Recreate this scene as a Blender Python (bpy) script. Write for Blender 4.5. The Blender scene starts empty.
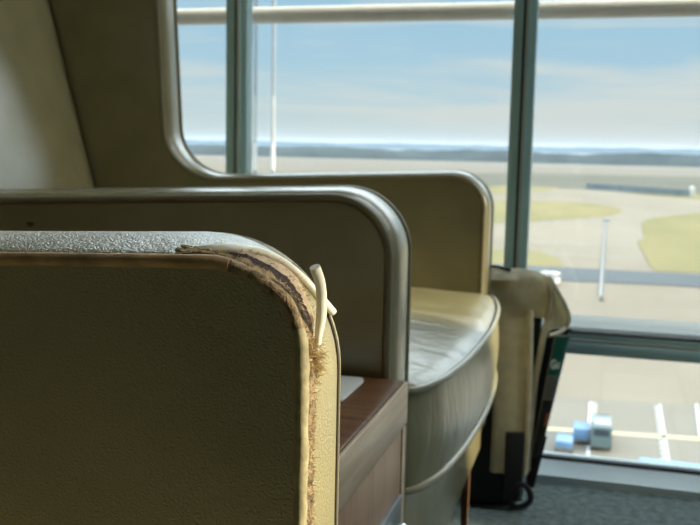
import bpy, bmesh, math, random
from mathutils import Vector, noise
random.seed(7)
sc = bpy.context.scene
COL = sc.collection
PI = math.pi

# ------------------------------------------------------------------ materials
def new_mat(name):
    m = bpy.data.materials.new(name); m.use_nodes = True
    nt = m.node_tree; b = nt.nodes['Principled BSDF']
    return m, nt, b

def obj_coords(nt, scale=(1, 1, 1), rot=(0, 0, 0)):
    tc = nt.nodes.new('ShaderNodeTexCoord'); mp = nt.nodes.new('ShaderNodeMapping')
    mp.inputs['Scale'].default_value = scale; mp.inputs['Rotation'].default_value = rot
    nt.links.new(tc.outputs['Object'], mp.inputs['Vector'])
    return mp.outputs['Vector']

def ramp(nt, fac, stops):
    r = nt.nodes.new('ShaderNodeValToRGB'); e = r.color_ramp.elements
    while len(e) < len(stops): e.new(0.5)
    for i, (p, c) in enumerate(stops): e[i].position = p; e[i].color = (*c, 1)
    nt.links.new(fac, r.inputs['Fac']); return r.outputs['Color']

def tex_noise(nt, vec, scale, detail=4, rough=.5, dist=0):
    n = nt.nodes.new('ShaderNodeTexNoise'); n.inputs['Scale'].default_value = scale
    n.inputs['Detail'].default_value = detail; n.inputs['Roughness'].default_value = rough
    n.inputs['Distortion'].default_value = dist
    nt.links.new(vec, n.inputs['Vector']); return n.outputs['Fac']

def bump(nt, b, h, strength, dist, prev=None):
    n = nt.nodes.new('ShaderNodeBump'); n.inputs['Strength'].default_value = strength
    n.inputs['Distance'].default_value = dist
    nt.links.new(h, n.inputs['Height'])
    if prev: nt.links.new(prev, n.inputs['Normal'])
    nt.links.new(n.outputs['Normal'], b.inputs['Normal']); return n.outputs['Normal']

def plain(name, col, rough=.5, metal=0, var=.12, nscale=8, bumps=None, spec=.5):
    m, nt, b = new_mat(name)
    v = obj_coords(nt)
    f = tex_noise(nt, v, nscale)
    lo = tuple(c*(1-var) for c in col); hi = tuple(min(1, c*(1+var)) for c in col)
    nt.links.new(ramp(nt, f, [(.3, lo), (.7, hi)]), b.inputs['Base Color'])
    b.inputs['Roughness'].default_value = rough; b.inputs['Metallic'].default_value = metal
    b.inputs['Specular IOR Level'].default_value = spec
    if bumps: bump(nt, b, tex_noise(nt, v, bumps[0], 3), bumps[1], bumps[2])
    return m

def leather(name, col, cell=520, strength=.5, dist=.0006, rough=.45, wrinkle=0., spec=.5, coat=.6):
    m, nt, b = new_mat(name)
    v = obj_coords(nt)
    warp = nt.nodes.new('ShaderNodeTexNoise'); warp.inputs['Scale'].default_value = cell*.35
    nt.links.new(v, warp.inputs['Vector'])
    mx = nt.nodes.new('ShaderNodeMix'); mx.data_type = 'VECTOR'; mx.inputs['Factor'].default_value = .006
    nt.links.new(v, mx.inputs['A']); nt.links.new(warp.outputs['Color'], mx.inputs['B'])
    vo = nt.nodes.new('ShaderNodeTexVoronoi'); vo.feature = 'DISTANCE_TO_EDGE'
    vo.inputs['Scale'].default_value = cell
    nt.links.new(mx.outputs['Result'], vo.inputs['Vector'])
    cr = nt.nodes.new('ShaderNodeMapRange'); cr.inputs['From Max'].default_value = .35
    nt.links.new(vo.outputs['Distance'], cr.inputs['Value'])
    f = tex_noise(nt, v, 14, 5)
    nt.links.new(ramp(nt, f, [(.3, tuple(c*.9 for c in col)), (.7, tuple(min(1, c*1.08) for c in col))]), b.inputs['Base Color'])
    n1 = bump(nt, b, tex_noise(nt, v, 90, 3), .25, .0008)
    n2 = bump(nt, b, cr.outputs['Result'], strength, dist, n1)
    if wrinkle:
        v2 = obj_coords(nt, (9, 26, 9), (0, 0, .35))
        bump(nt, b, tex_noise(nt, v2, 1.3, 3, .55, .8), wrinkle*.7, .010, n2)
    b.inputs['Roughness'].default_value = rough
    b.inputs['Specular IOR Level'].default_value = spec
    b.inputs['Coat Weight'].default_value = coat; b.inputs['Coat Roughness'].default_value = .27
    nt.links.new(b.inputs['Normal'].links[0].from_socket, b.inputs['Coat Normal'])
    return m

def wood(name, dark, light, scale=(2, 60, 60), rough=.35):
    m, nt, b = new_mat(name)
    v = obj_coords(nt, scale)
    f = tex_noise(nt, v, 1.5, 6, .6, .6)
    nt.links.new(ramp(nt, f, [(.32, dark), (.5, tuple((a+c)/2 for a, c in zip(dark, light))), (.68, light)]), b.inputs['Base Color'])
    b.inputs['Roughness'].default_value = rough; b.inputs['Specular IOR Level'].default_value = .22
    bump(nt, b, f, .12, .0006)
    return m

CREAM = (.285, .240, .115)
M = {}
M['leather'] = leather('cream_leather', CREAM, 420, .25, .0002, .25, 0, 1)
M['leather_close'] = leather('worn_cream_leather', CREAM, 430, .42, .0007, .30, 0, 1)
M['seat_leather'] = leather('seat_leather', (.245, .215, .105), 420, .2, .0002, .28, .35, 1, .3)
M['piping'] = leather('piping_leather', (.26, .23, .125), 600, .2, .0003, .4)
M['old_piping'] = plain('rubbed_piping_leather', (.42, .27, .12), .6, 0, .35, 60, (400, .6, .0006))
M['dark_seam'] = plain('dark_seam', (.05, .04, .025), .8)
M['rubbed_welt'] = plain('rubbed_welt', (.30, .255, .14), .62, 0, .25, 180, (500, .5, .0006), .3)
M['cord'] = plain('white_plastic_cord', (.80, .76, .62), .38, 0, .05, 200)
M['suede'] = plain('torn_suede', (.25, .175, .095), .95, 0, .6, 240, (900, 1, .0012))
M['fibre'] = plain('tan_fibre', (.50, .38, .20), .9, 0, .35, 300)
M['gap'] = plain('dark_gap', (.020, .007, .003), .95, 0, .5, 260, (700, 1, .0015))  # shade inside the split, put into the colour of a surface ribbon
M['flap'] = plain('split_leather_flap', (.42, .31, .19), .7, 0, .2, 120, (300, .6, .0008))
M['wood_top'] = wood('walnut_top', (.07, .026, .008), (.22, .095, .032), (4, 55, 60), .30)
M['wood_front'] = wood('walnut_front', (.24, .13, .068), (.40, .25, .145), (60, 45, 4), .36)
M['wood_band'] = wood('walnut_band', (.46, .33, .21), (.64, .49, .34), (60, 5, 70), .36)
M['leg_wood'] = wood('leg_wood', (.09, .04, .02), (.18, .09, .045), (50, 50, 4), .4)
M['chrome'] = plain('brushed_chrome', (.72, .76, .78), .22, 1, .04, 50)
M['grey_metal'] = plain('grey_metal', (.20, .22, .23), .4, .7, .06, 30)
M['plate'] = plain('white_plate', (.78, .76, .68), .4, 0, .03, 40)
M['mullion'] = plain('window_frame_blue_grey', (.56, .82, .88), .38, 0, .06, 10)
M['mullion_pale'] = plain('window_frame_pale', (.55, .62, .58), .4, 0, .06, 10)
M['gasket'] = plain('black_gasket', (.02, .024, .026), .6)
M['rail'] = plain('beige_rail', (.62, .56, .46), .5, 0, .05, 20)
M['kerb'] = plain('pale_blue_sill', (.66, .78, .81), .45, 0, .04, 10)
M['ledge'] = plain('grey_outer_ledge', (.10, .11, .10), .7, 0, .05, 10)
M['canvas'] = plain('olive_canvas', (.68, .61, .41), .85, 0, .1, 40, (900, .5, .0006))
M['canvas_pale'] = plain('pale_canvas_trim', (.70, .64, .48), .85, 0, .1, 40, (900, .5, .0006))
M['black_nylon'] = plain('black_nylon', (.012, .013, .014), .7, 0, .2, 90, (700, .4, .0005))
M['teal'] = plain('teal_print', (.015, .20, .16), .5, 0, .08, 30)
M['paper'] = plain('newsprint', (.55, .55, .50), .8)
M['photo_grey'] = plain('grey_print', (.24, .26, .25), .6, 0, .3, 30)
M['photo_dark'] = plain('dark_print', (.03, .032, .03), .6, 0, .4, 40)
M['orange'] = plain('orange_print', (.55, .22, .06), .6)
M['print_white'] = plain('white_print', (.72, .78, .74), .6)
M['wall'] = plain('warm_wall', (.06, .042, .022), .8, 0, .06, 3)
M['ceiling'] = plain('ceiling_paint', (.10, .085, .06), .9, 0, .04, 3)
M['tar_seam'] = plain('tar_seam', (.20, .20, .19), .9)
M['hill'] = plain('wooded_hill', (.022, .032, .03), .95, 0, .4, .02)
M['white_paint'] = plain('white_paint', (.42, .42, .40), .6, 0, .05, 2)
M['yellow_paint'] = plain('yellow_paint', (.36, .31, .18), .6, 0, .08, 2)
M['steel'] = plain('galvanised_steel', (.15, .17, .19), .5, 0, .08, 3)
M['pole_grey'] = plain('pole_grey', (.26, .27, .26), .5, 0, .05, 3)
M['van_dark'] = plain('dark_green_grey_paint', (.10, .14, .14), .35, 0, .08, 3)
M['blue_paint'] = plain('blue_paint', (.12, .22, .36), .45, 0, .1, 3)
M['tyre'] = plain('tyre_rubber', (.02, .02, .02), .8)
M['dark_glass'] = plain('vehicle_glass', (.03, .04, .05), .1)
M['fence'] = plain('blue_grey_fence', (.13, .165, .18), .6, 0, .15, .3)

def m_carpet():
    m, nt, b = new_mat('teal_grey_carpet'); v = obj_coords(nt)
    f = tex_noise(nt, v, 260, 2, .7); g = tex_noise(nt, v, 60, 3)
    mx = nt.nodes.new('ShaderNodeMath'); mx.operation = 'MULTIPLY_ADD'; mx.inputs[1].default_value = .55
    nt.links.new(f, mx.inputs[0]); 
    m2 = nt.nodes.new('ShaderNodeMath'); m2.operation = 'MULTIPLY'; m2.inputs[1].default_value = .45
    nt.links.new(g, m2.inputs[0]); nt.links.new(m2.outputs[0], mx.inputs[2])
    nt.links.new(ramp(nt, mx.outputs[0], [(.36, (.06, .08, .08)), (.64, (.23, .285, .27))]), b.inputs['Base Color'])
    b.inputs['Roughness'].default_value = .95; b.inputs['Specular IOR Level'].default_value = .15
    bump(nt, b, f, .8, .004); return m
M['carpet'] = m_carpet()

def m_glass():
    m = bpy.data.materials.new('window_glass'); m.use_nodes = True; nt = m.node_tree
    for n in list(nt.nodes): nt.nodes.remove(n)
    o = nt.nodes.new('ShaderNodeOutputMaterial'); t = nt.nodes.new('ShaderNodeBsdfTransparent')
    g = nt.nodes.new('ShaderNodeBsdfGlossy'); fr = nt.nodes.new('ShaderNodeFresnel'); mx = nt.nodes.new('ShaderNodeMixShader')
    t.inputs['Color'].default_value = (.975, .98, .975, 1); g.inputs['Roughness'].default_value = .01
    fr.inputs['IOR'].default_value = 1.45
    nt.links.new(fr.outputs[0], mx.inputs[0]); nt.links.new(t.outputs[0], mx.inputs[1])
    nt.links.new(g.outputs[0], mx.inputs[2]); nt.links.new(mx.outputs[0], o.inputs[0]); return m
M['glass'] = m_glass()

def m_ground(name, lo, hi, s, joint=None, rough=.9):
    m, nt, b = new_mat(name); v = obj_coords(nt)
    v2 = obj_coords(nt, (1, .35, 1))
    f = tex_noise(nt, v2, s, 6, .6, .5)
    c = ramp(nt, f, [(.3, lo), (.7, hi)])
    if joint:
        br = nt.nodes.new('ShaderNodeTexBrick'); br.offset = 0
        br.inputs['Scale'].default_value = 1; br.inputs['Brick Width'].default_value = joint
        br.inputs['Row Height'].default_value = joint; br.inputs['Mortar Size'].default_value = .12
        br.inputs['Color1'].default_value = (1, 1, 1, 1); br.inputs['Color2'].default_value = (.95, .95, .95, 1)
        br.inputs['Mortar'].default_value = (.92, .91, .90, 1)
        nt.links.new(v, br.inputs['Vector'])
        mm = nt.nodes.new('ShaderNodeMix'); mm.data_type = 'RGBA'; mm.blend_type = 'MULTIPLY'; mm.inputs['Factor'].default_value = 1
        nt.links.new(c, mm.inputs['A']); nt.links.new(br.outputs['Color'], mm.inputs['B']); c = mm.outputs['Result']
    nt.links.new(c, b.inputs['Base Color']); b.inputs['Roughness'].default_value = rough
    b.inputs['Specular IOR Level'].default_value = .2
    return m
M['concrete'] = m_ground('pale_apron_concrete', (.150, .127, .094), (.195, .169, .129), .02, 7.5)
M['apron_grey'] = m_ground('grey_apron_concrete', (0.150, 0.138, 0.112), (0.175, 0.161, 0.133), .05, 6)
M['far_concrete'] = m_ground('far_concrete', (0.119, 0.101, 0.077), (0.136, 0.119, 0.091), .004)
M['asphalt'] = m_ground('asphalt_road', (0.059, 0.069, 0.073), (0.077, 0.085, 0.091), .05)
M['worn_asphalt'] = m_ground('worn_asphalt', (0.073, 0.070, 0.052), (0.087, 0.083, 0.063), .01)
M['grass'] = m_ground('dry_grass', (0.115, 0.108, 0.043), (0.175, 0.143, 0.066), .03)

# ------------------------------------------------------------------ helpers
def link(name, bm, mat, parent=None, loc=(0, 0, 0), smooth=True):
    me = bpy.data.meshes.new(name); bmesh.ops.recalc_face_normals(bm, faces=bm.faces[:])
    bm.to_mesh(me); bm.free()
    if smooth:
        for p in me.polygons: p.use_smooth = True
    o = bpy.data.objects.new(name, me); COL.objects.link(o)
    me.materials.append(M[mat] if isinstance(mat, str) else mat)
    o.location = loc
    if parent: o.parent = parent
    if smooth:
        try: me.set_sharp_from_angle(angle=math.radians(38))
        except Exception: pass
    return o

def empty(name, loc, rz=0):
    o = bpy.data.objects.new(name, None); COL.objects.link(o); o.location = loc
    o.rotation_euler.z = rz; o.empty_display_size = .05; return o

def tag(o, label=None, cat=None, group=None, kind=None):
    if label: o['label'] = label
    if cat: o['category'] = cat
    if group: o['group'] = group
    if kind: o['kind'] = kind
    return o

def structure(o, label=None): return tag(o, label, None, None, 'structure')

def add_box(bm, lo, hi, bev=0, seg=2):
    r = bmesh.ops.create_cube(bm, size=1)
    c = [(a+b)/2 for a, b in zip(lo, hi)]; s = [b-a for a, b in zip(lo, hi)]
    for v in r['verts']: v.co = Vector((v.co.x*s[0]+c[0], v.co.y*s[1]+c[1], v.co.z*s[2]+c[2]))
    if bev:
        es = list({e for v in r['verts'] for e in v.link_edges})
        bmesh.ops.bevel(bm, geom=es, offset=bev, segments=seg, affect='EDGES', profile=.5)

def box(name, lo, hi, mat, parent=None, bev=0, seg=2, loc=(0, 0, 0)):
    bm = bmesh.new(); add_box(bm, lo, hi, bev, seg); return link(name, bm, mat, parent, loc)

def add_rings(bm, rings, cap0=True, cap1=True, closed=True):
    vs = [[bm.verts.new(p) for p in r] for r in rings]; n = len(rings[0])
    for a, b in zip(vs, vs[1:]):
        for i in range(n if closed else n-1):
            j = (i+1) % n
            bm.faces.new((a[i], a[j], b[j], b[i]))
    if cap0: bm.faces.new(vs[0][::-1])
    if cap1: bm.faces.new(vs[-1])
    return vs

def add_tube(bm, pts, rad, n=8, closed=False, caps=True, taper=None):
    pts = [Vector(p) for p in pts]; N = len(pts); rings = []
    up = None
    for i, p in enumerate(pts):
        if closed: t = pts[(i+1) % N]-pts[i-1]
        else: t = pts[min(i+1, N-1)]-pts[max(i-1, 0)]
        t.normalize()
        if up is None:
            up = Vector((0, 1, 0)) if abs(t.y) < .9 else Vector((0, 0, 1))
        side = t.cross(up).normalized(); up = side.cross(t).normalized()
        r = rad if taper is None else rad*taper(i/(N-1))
        if isinstance(rad, (list, tuple)): r = rad[i]
        rings.append([p+side*math.cos(2*PI*k/n)*r+up*math.sin(2*PI*k/n)*r for k in range(n)])
    if closed: rings.append(rings[0])
    if closed:
        vs = [[bm.verts.new(p) for p in r] for r in rings[:-1]]
        for a in range(N):
            b = (a+1) % N
            for i in range(n):
                j = (i+1) % n; bm.faces.new((vs[a][i], vs[a][j], vs[b][j], vs[b][i]))
    else:
        add_rings(bm, rings, caps, caps)

def tube(name, pts, rad, mat, parent=None, n=8, closed=False, taper=None):
    bm = bmesh.new(); add_tube(bm, pts, rad, n, closed, True, taper); return link(name, bm, mat, parent)

def spline(pts, k=6):
    pts = [Vector(p) for p in pts]; out = []
    for i in range(len(pts)-1):
        p0 = pts[max(i-1, 0)]; p1 = pts[i]; p2 = pts[i+1]; p3 = pts[min(i+2, len(pts)-1)]
        for s in range(k):
            t = s/k
            out.append(.5*((2*p1)+(p2-p0)*t+(2*p0-5*p1+4*p2-p3)*t*t+(3*p1-p0-3*p2+p3)*t**3))
    out.append(pts[-1]); return out

def arc(cx, cz, rx, rz, a0, a1, n):
    return [(cx+rx*math.cos(math.radians(a0+(a1-a0)*i/n)), cz+rz*math.sin(math.radians(a0+(a1-a0)*i/n))) for i in range(n+1)]

# ------------------------------------------------------------------ armchairs
AT = .073            # arm thickness
INNER = .765         # near face to near face of the two arms
RC = .068            # front corner radius
ZT = .654       # height of the near chair's arms

def arm_outline(ZT):
    p = []
    p += [(-.006, .17+.05*i) for i in range(0)]
    z = .172
    p += arc(-.012, .172+.012, .012, .012, -90, 0, 4)
    zz = .22
    while zz < ZT-RC-.01: p.append((0, zz)); zz += .045
    p += arc(-RC, ZT-RC, RC, RC, 0, 90, 14)
    x = -.11
    while x > -.50: p.append((x, ZT-.042*(-x-RC))); x -= .04
    z0 = ZT-.042*(.52-RC)
    # concave sweep from the arm top up into the wing
    p += [(-.52-.105*(math.sin(t*PI/2)), z0+.095*(1-math.cos(t*PI/2))) for t in [i/12 for i in range(13)]]
    zz = z0+.14
    while zz < 1.05: p.append((-.625-.05*(zz-.73), zz)); zz += .06
    p += arc(-.72, 1.06, .079, .09, 0, 90, 8)
    p += arc(-.92, 1.10, .06, .05, 90, 180, 6)
    p += [(-.97, .95), (-.955, .8), (-.94, .6), (-.92, .4), (-.90, .25)]
    p += [(-.897, .185), (-.885, .172), (-.7, .172), (-.5, .172), (-.3, .172), (-.15, .172), (-.05, .172)]
    return p
OUT = None
def normals2(poly):
    n = len(poly); res = []
    for i in range(n):
        a = Vector(poly[i-1]); b = Vector(poly[(i+1) % n]); t = (b-a).normalized()
        res.append(Vector((t.y, -t.x)))
    return res
def set_outline(z):
    global OUT, NRM
    OUT = arm_outline(z); NRM = normals2(OUT)
def off(o): return [(Vector(p)+n*o) for p, n in zip(OUT, NRM)]

def swell(nx, nz, dy):
    """the torn corner has pushed its near edge outward"""
    if nx <= 0 or dy > .034: return 0
    w = max(0, 1-max(0, dy-.006)/.028); w = w*w*(3-2*w)
    return w*(.0095*nx+.019*nx*max(0, nz))
def make_arm(y0, parent, mat, torn=False):
    y1 = y0+AT; bm = bmesh.new()
    near = [(-.020, y0+.0015), (-.012, y0+.0020), (-.0105, y0+.0034), (-.0068, y0+.0026), (-.0052, y0+.0045), (-.0038, y0+.010), (-.0014, y0+.022)]
    if not torn:
        near = [(-.020, y0+.0015), (-.013, y0+.0020), (-.0115, y0+.0040), (-.0115, y0+.0085), (-.0085, y0+.0100), (-.0050, y0+.0125), (-.0020, y0+.019), (-.0002, y0+.027)]
    prof = near+[(.0004, y0+AT/2), (.0006, y1-.022), (-.0002, y1-.0150), (-.0018, y1-.0115), (-.0058, y1-.0098), (-.0062, y1-.0040), (-.012, y1-.0030), (-.013, y1-.0020), (-.020, y1-.0015)]
    rings = []
    for row, (o, y) in enumerate(prof):
        ring = []; K = (1, 1.02, 1, .7)[row] if row < 4 else .3
        for q, n, p in zip(off(o), NRM, OUT):
            e = K*swell(n.x, n.y, y-y0) if torn and p[0] > -.12 else 0
            ring.append((q.x+n.x*e, y, q.y+n.y*e))
        rings.append(ring)
    add_rings(bm, rings)
    a = link('armrest', bm, mat, parent)
    return a

def piping_path(y, inset): return [(q.x, y, q.y) for q in off(-inset)]

def backrest(parent):
    bm = bmesh.new(); y0, y1 = AT+.002, INNER-.002
    zs = [.40, .43, .48, .56, .64, .72, .80, .88, .96, 1.02, 1.07, 1.10, 1.115]
    ny = 24; rings = []
    for z in zs:
        front = -.708-.27*(z-.45)
        if z > 1.05: front -= (z-1.05)**2*9
        ring = []
        for i in range(ny+1):
            t = i/ny; y = y0+(y1-y0)*t
            e = 1-abs(2*t-1)**5
            bul = .018*e + .016*math.sin(PI*min(1, max(0, (z-.42)/.65)))*e
            ring.append((front-.03+bul+.002*noise.noise(Vector((z*5, y*5, 2))), y, z))
        ring += [(-.925-.03*(z-.4), y1, z), (-.925-.03*(z-.4), y0, z)]
        rings.append(ring)
    add_rings(bm, rings)
    return link('backrest', bm, 'leather', parent)

def seat_outline(grow=0., x_extra=0.):
    y0, y1 = AT+.004, INNER-.004
    fr = [(.0035, .0835), (.010, .094), (.017, .113), (.027, .15), (.037, .23), (.042, .31), (.045, .40), (.045, .47), (.042, .55), (.036, .63), (.026, .70), (.016, .745)]
    pts = [(-.74, y0), (-.55, y0), (-.35, y0), (-.15, y0), (-.05, y0), (-.012, y0)]
    pts += [(-.003, y0+.0012)]
    sp = spline([(x, y, 0) for x, y in fr], 4)
    pts += [(q.x, q.y) for q in sp]
    pts += [(.004, y1-.003), (-.012, y1)]
    pts += [(-.05, y1), (-.15, y1), (-.35, y1), (-.55, y1), (-.74, y1)]
    pts += [(-.745, y1-.1), (-.745, (y0+y1)/2), (-.745, y0+.1)]
    return pts

def seat(parent):
    P = seat_outline(); N = normals2(P); c = Vector((-.36, (AT+INNER)/2))
    ztop, zbot = .434, .322; rings = []
    def ring(o, z, k=1, dome=0):
        r = []
        for p, n in zip(P, N):
            q = Vector(p)+n*o
            q = c+(q-c)*k
            dz = 0
            if dome:
                u = (q.x-c.x)/.40; v = (q.y-c.y)/.345
                dz = dome*max(0, (1-u**4))*max(0, (1-v**4))
                dz += .0025*noise.noise(Vector((q.x*14, q.y*22, 3)))
            r.append((q.x, q.y, z+dz))
        return r
    rings.append(ring(0, zbot-.004, .5)); rings.append(ring(-.006, zbot-.004, 1)); rings.append(ring(-.001, zbot, 1))
    for k in range(1, 6):
        t = k/6; rings.append(ring(-.001+.006*math.sin(PI*t), zbot+(ztop-zbot)*t))
    rings.append(ring(-.001, ztop)); rings.append(ring(-.007, ztop+.005))
    for k in (.97, .94, .9, .84, .76, .66, .54, .4, .25, .1): rings.append(ring(-.007, ztop+.006, k, .026))
    bm = bmesh.new(); add_rings(bm, rings)
    s = link('seat_cushion', bm, 'seat_leather', parent)
    for z in (ztop+.001, zbot-.001):
        pp = [((Vector(p)+n*.001).x, (Vector(p)+n*.001).y, z) for p, n in zip(P, N)]
        tube('piping', pp, .0042, 'piping', s, 8, True)
    return s

def armchair(loc, label, torn, zt, rz=0):
    set_outline(zt)
    root = empty('armchair', loc, rz); tag(root, label, 'armchair', 'cream leather wing armchairs in a row')
    arms = []
    for y0 in (0, INNER):
        mat = 'leather_close' if torn and y0 else 'leather'
        a = make_arm(y0, root, mat, torn and y0 > 0); arms.append(a)
        if not (torn and y0):
            tube('piping', piping_path(y0+.0036, .0082), .0042, 'piping', a, 8, True)
        tube('piping', piping_path(y0+AT-.0042, .0056 if torn and y0 else .0026), .0042, 'piping', a, 8, True)
    backrest(root); seat(root)
    b = bmesh.new(); add_box(b, (-.86, AT+.002, .15), (.002, INNER-.002, .319), .006)
    link('seat_base', b, 'leather', root)
    box('plinth', (-.80, AT+.05, 0), (-.07, INNER-.05, .151), 'black_nylon', root, .004)  # black block added to stand for the shade under the chair
    for x in (-.018, -.84):
        for y in (.105, INNER-.040):
            bm = bmesh.new()
            add_rings(bm, [[(x+s*w, y+t*w, z) for s, t in ((-1, -1), (1, -1), (1, 1), (-1, 1))] for z, w in ((0, .0055), (.152, .0075))])
            link('leg', bm, 'leg_wood', root)
    return root, arms

CH2 = (-.201, .89, 0); CH1 = (-.129, .384-INNER, 0)
chair_far, arms_far = armchair(CH2, 'intact wing armchair beyond the wooden console, seat cushion in view, bag beside it', False, .6555, .0105)
chair_near, arms_near = armchair(CH1, 'closest armchair, its arm corner torn open with white cord poking out', True, ZT)
# small hole in the leather of the nearer arm of the far chair
bm = bmesh.new()
vs = [bm.verts.new((-.614+.201+.0042*math.cos(a)*(1+.3*math.sin(3*a)), .0004, .606+.0032*math.sin(a)*(1+.25*math.cos(2*a)))) for a in [2*PI*i/14 for i in range(14)]]
bm.faces.new(vs)
r = bmesh.ops.extrude_face_region(bm, geom=bm.faces[:])
for v in [g for g in r['geom'] if isinstance(g, bmesh.types.BMVert)]: v.co.y += .0012
tag(link('leather_hole', bm, 'dark_seam', arms_far[0]), 'small dark hole')

# ---- the torn arm: local frame of the near chair
A = arms_near[1]
def loc1(p): return (p[0]-CH1[0], p[1]-CH1[1], p[2]-CH1[2])
XF = CH1[0]
def surf(s, o=0.):
    """point on the arm edge at path length s (0 = start of the corner on the top, negative to the back), world X,Z and normal"""
    L = RC*PI/2
    if s < 0: return (XF-RC+s, ZT+.042*s+o, 0., 1.)
    if s < L:
        a = PI/2-s/RC
        return (XF-RC+(RC+o)*math.cos(a), ZT-RC+(RC+o)*math.sin(a), math.cos(a), math.sin(a))
    return (XF+o, ZT-RC-(s-L), 1., 0.)
def SP(s, y, o=0.):
    dy = y-.384
    crown = -.0105*max(0, 1-dy/.030)**1.6 if dy >= 0 else -.0105
    q = surf(s); e = .3*swell(q[2], q[3], dy)+crown if s > -.05 else crown
    q = surf(s, o+e); return Vector(loc1((q[0], y, q[1])))
LARC = RC*PI/2
SEND = LARC+(ZT-RC-.19)

# intact leather-covered welt along the top, then the burst welt round the corner and down the front edge
WELT = [(-.188, .3845, .6455), (-.1781, .3845, .6460), (-.1708, .3845, .6462), (-.1635, .3845, .645), (-.1562, .3845, .6429), (-.1481, .3845, .6391), (-.1419, .3845, .6352),
        (-.1366, .3845, .631), (-.1328, .3845, .6254), (-.1304, .3845, .6188), (-.1291, .3845, .6112), (-.1286, .3845, .5954), (-.1283, .3845, .5724), (-.1285, .3845, .549),
        (-.1287, .3845, .5282), (-.1287, .3845, .48), (-.1287, .3845, .42), (-.1287, .3845, .34), (-.1287, .3845, .26), (-.1287, .3845, .19)]
bm = bmesh.new()
back = [Vector((q.x, INNER+.0022, q.y)) for q in off(-.0088) if -.52 < q.x < -.066 and q.y > .6]
back.sort(key=lambda v: v.x)
add_tube(bm, [v+Vector((0, .0004*noise.noise(v*60), .0004*noise.noise(v*45+Vector((3, 0, 0))))) for v in back]+[Vector(loc1(p)) for p in WELT[:4]], .0034, 10)
tag(link('piping', bm, 'old_piping', A), 'rubbed brown piping')
def welt(a, b, r0, mat, lab, amp, seed):
    bm = bmesh.new(); P = spline(WELT[a:b], 8); pts = []; rad = []
    for i, p in enumerate(P):
        q = Vector(p)*70+Vector((seed, 0, 0))
        pts.append(Vector(loc1(p))+Vector((noise.noise(q), .4*noise.noise(q+Vector((0, 9, 0))), noise.noise(q+Vector((5, 5, 5)))))*amp)
        rad.append(r0*(1+.22*noise.noise(q*1.7)))
    add_tube(bm, pts, rad, 12); tag(link('piping', bm, mat, A), lab)
welt(1, 11, .0027, 'suede', 'frayed brown welt round the torn corner', .0008, 2)
welt(9, 20, .0031, 'rubbed_welt', 'rubbed cream welt down the front edge', .0004, 5)

def ribbon(name, rows, mat, parent, jitter=0., seed=0, thick=.0012):
    """rows: list of lists of points across; gives a ragged strip with real thickness"""
    bm = bmesh.new(); top = []; bot = []
    for i, r in enumerate(rows):
        t = []; b = []
        for j, (s, y, o) in enumerate(r):
            nz = noise.noise(Vector((s*260+seed, y*260, o*90))); n2 = noise.noise(Vector((s*900+seed, y*900, 5)))
            e = 1 if 0 < j < len(r)-1 else .35
            p = SP(s+jitter*.5*n2, y+jitter*nz, o+jitter*e*(nz*.8+n2*.6))
            q = SP(s, y, o-thick)
            t.append(bm.verts.new(p)); b.append(bm.verts.new(q))
        top.append(t); bot.append(b)
    for i in range(len(rows)-1):
        m = len(rows[0])
        for j in range(m-1):
            bm.faces.new((top[i][j], top[i+1][j], top[i+1][j+1], top[i][j+1]))
            bm.faces.new((bot[i][j], bot[i][j+1], bot[i+1][j+1], bot[i+1][j]))
        bm.faces.new((top[i][0], bot[i][0], bot[i+1][0], top[i+1][0]))
        bm.faces.new((top[i][-1], top[i+1][-1], bot[i+1][-1], bot[i][-1]))
    for r in (0, -1):
        for j in range(len(rows[0])-1):
            f = (top[r][j], top[r][j+1], bot[r][j+1], bot[r][j])
            bm.faces.new(f if r == 0 else f[::-1])
    return link(name, bm, mat, parent)

# the split: lower lip, middle and upper lip as (path length, world Y)
GAP = [(.0155, .3960), (.0207, .3978), (.0277, .3987), (.0357, .4012), (.0431, .4062), (.0524, .4116), (.0617, .4127), (.0695, .4131), (.0751, .4147), (.0830, .4075), (.0900, .4040)]
LOW = [(.0150, .3920), (.0190, .3926), (.0260, .3945), (.0328, .3965), (.0425, .3993), (.0529, .4035), (.0620, .4073), (.0703, .4083), (.0778, .4071), (.0844, .4036), (.0895, .4025)]
UPP = [(.0170, .3985), (.0219, .4020), (.0304, .4075), (.0370, .4150), (.0450, .4225), (.0530, .4255), (.0600, .4235), (.0670, .4210), (.0736, .4187), (.0814, .4127), (.0905, .4050)]
def sp2(P, k=8): return [(v.x, v.y) for v in spline([(a, b, 0) for a, b in P], k)]
gA, lA, uA = sp2(GAP), sp2(LOW), sp2(UPP)
def mixp(a, b, t): return (a[0]+(b[0]-a[0])*t, a[1]+(b[1]-a[1])*t)
rows_gap, rows_low, rows_up = [], [], []
for i, (g, l, u) in enumerate(zip(gA, lA, uA)):
    t = i/(len(gA)-1); e = min(1, 6*t, 6*(1-t))
    rows_gap.append([(*mixp(l, u, k), .0009) for k in (-.1, .2, .4, .6, .8, 1.1)])
    rows_low.append([(*mixp(l, g, k), o*e+.0002) for k, o in ((-1.5, .0004), (-1.0, .0016), (-.45, .0024), (.05, .0024), (.4, .0010))])
    rows_up.append([(*mixp(u, g, k), o*e+.0001) for k, o in ((.35, .0008), (.08, .0020), (-.2, .0018), (-.5, .0010), (-.8, .0001))])
tag(ribbon('torn_gap', rows_gap, 'gap', A, .0008, 1), 'dark brown lining painted over the split')
tag(ribbon('torn_edge', rows_low, 'suede', A, .0016, 7), 'ragged tan suede lip of the split')
tag(ribbon('torn_flap', rows_up, 'flap', A, .0005, 15), 'thin lifted leather flap of the split')

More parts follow.
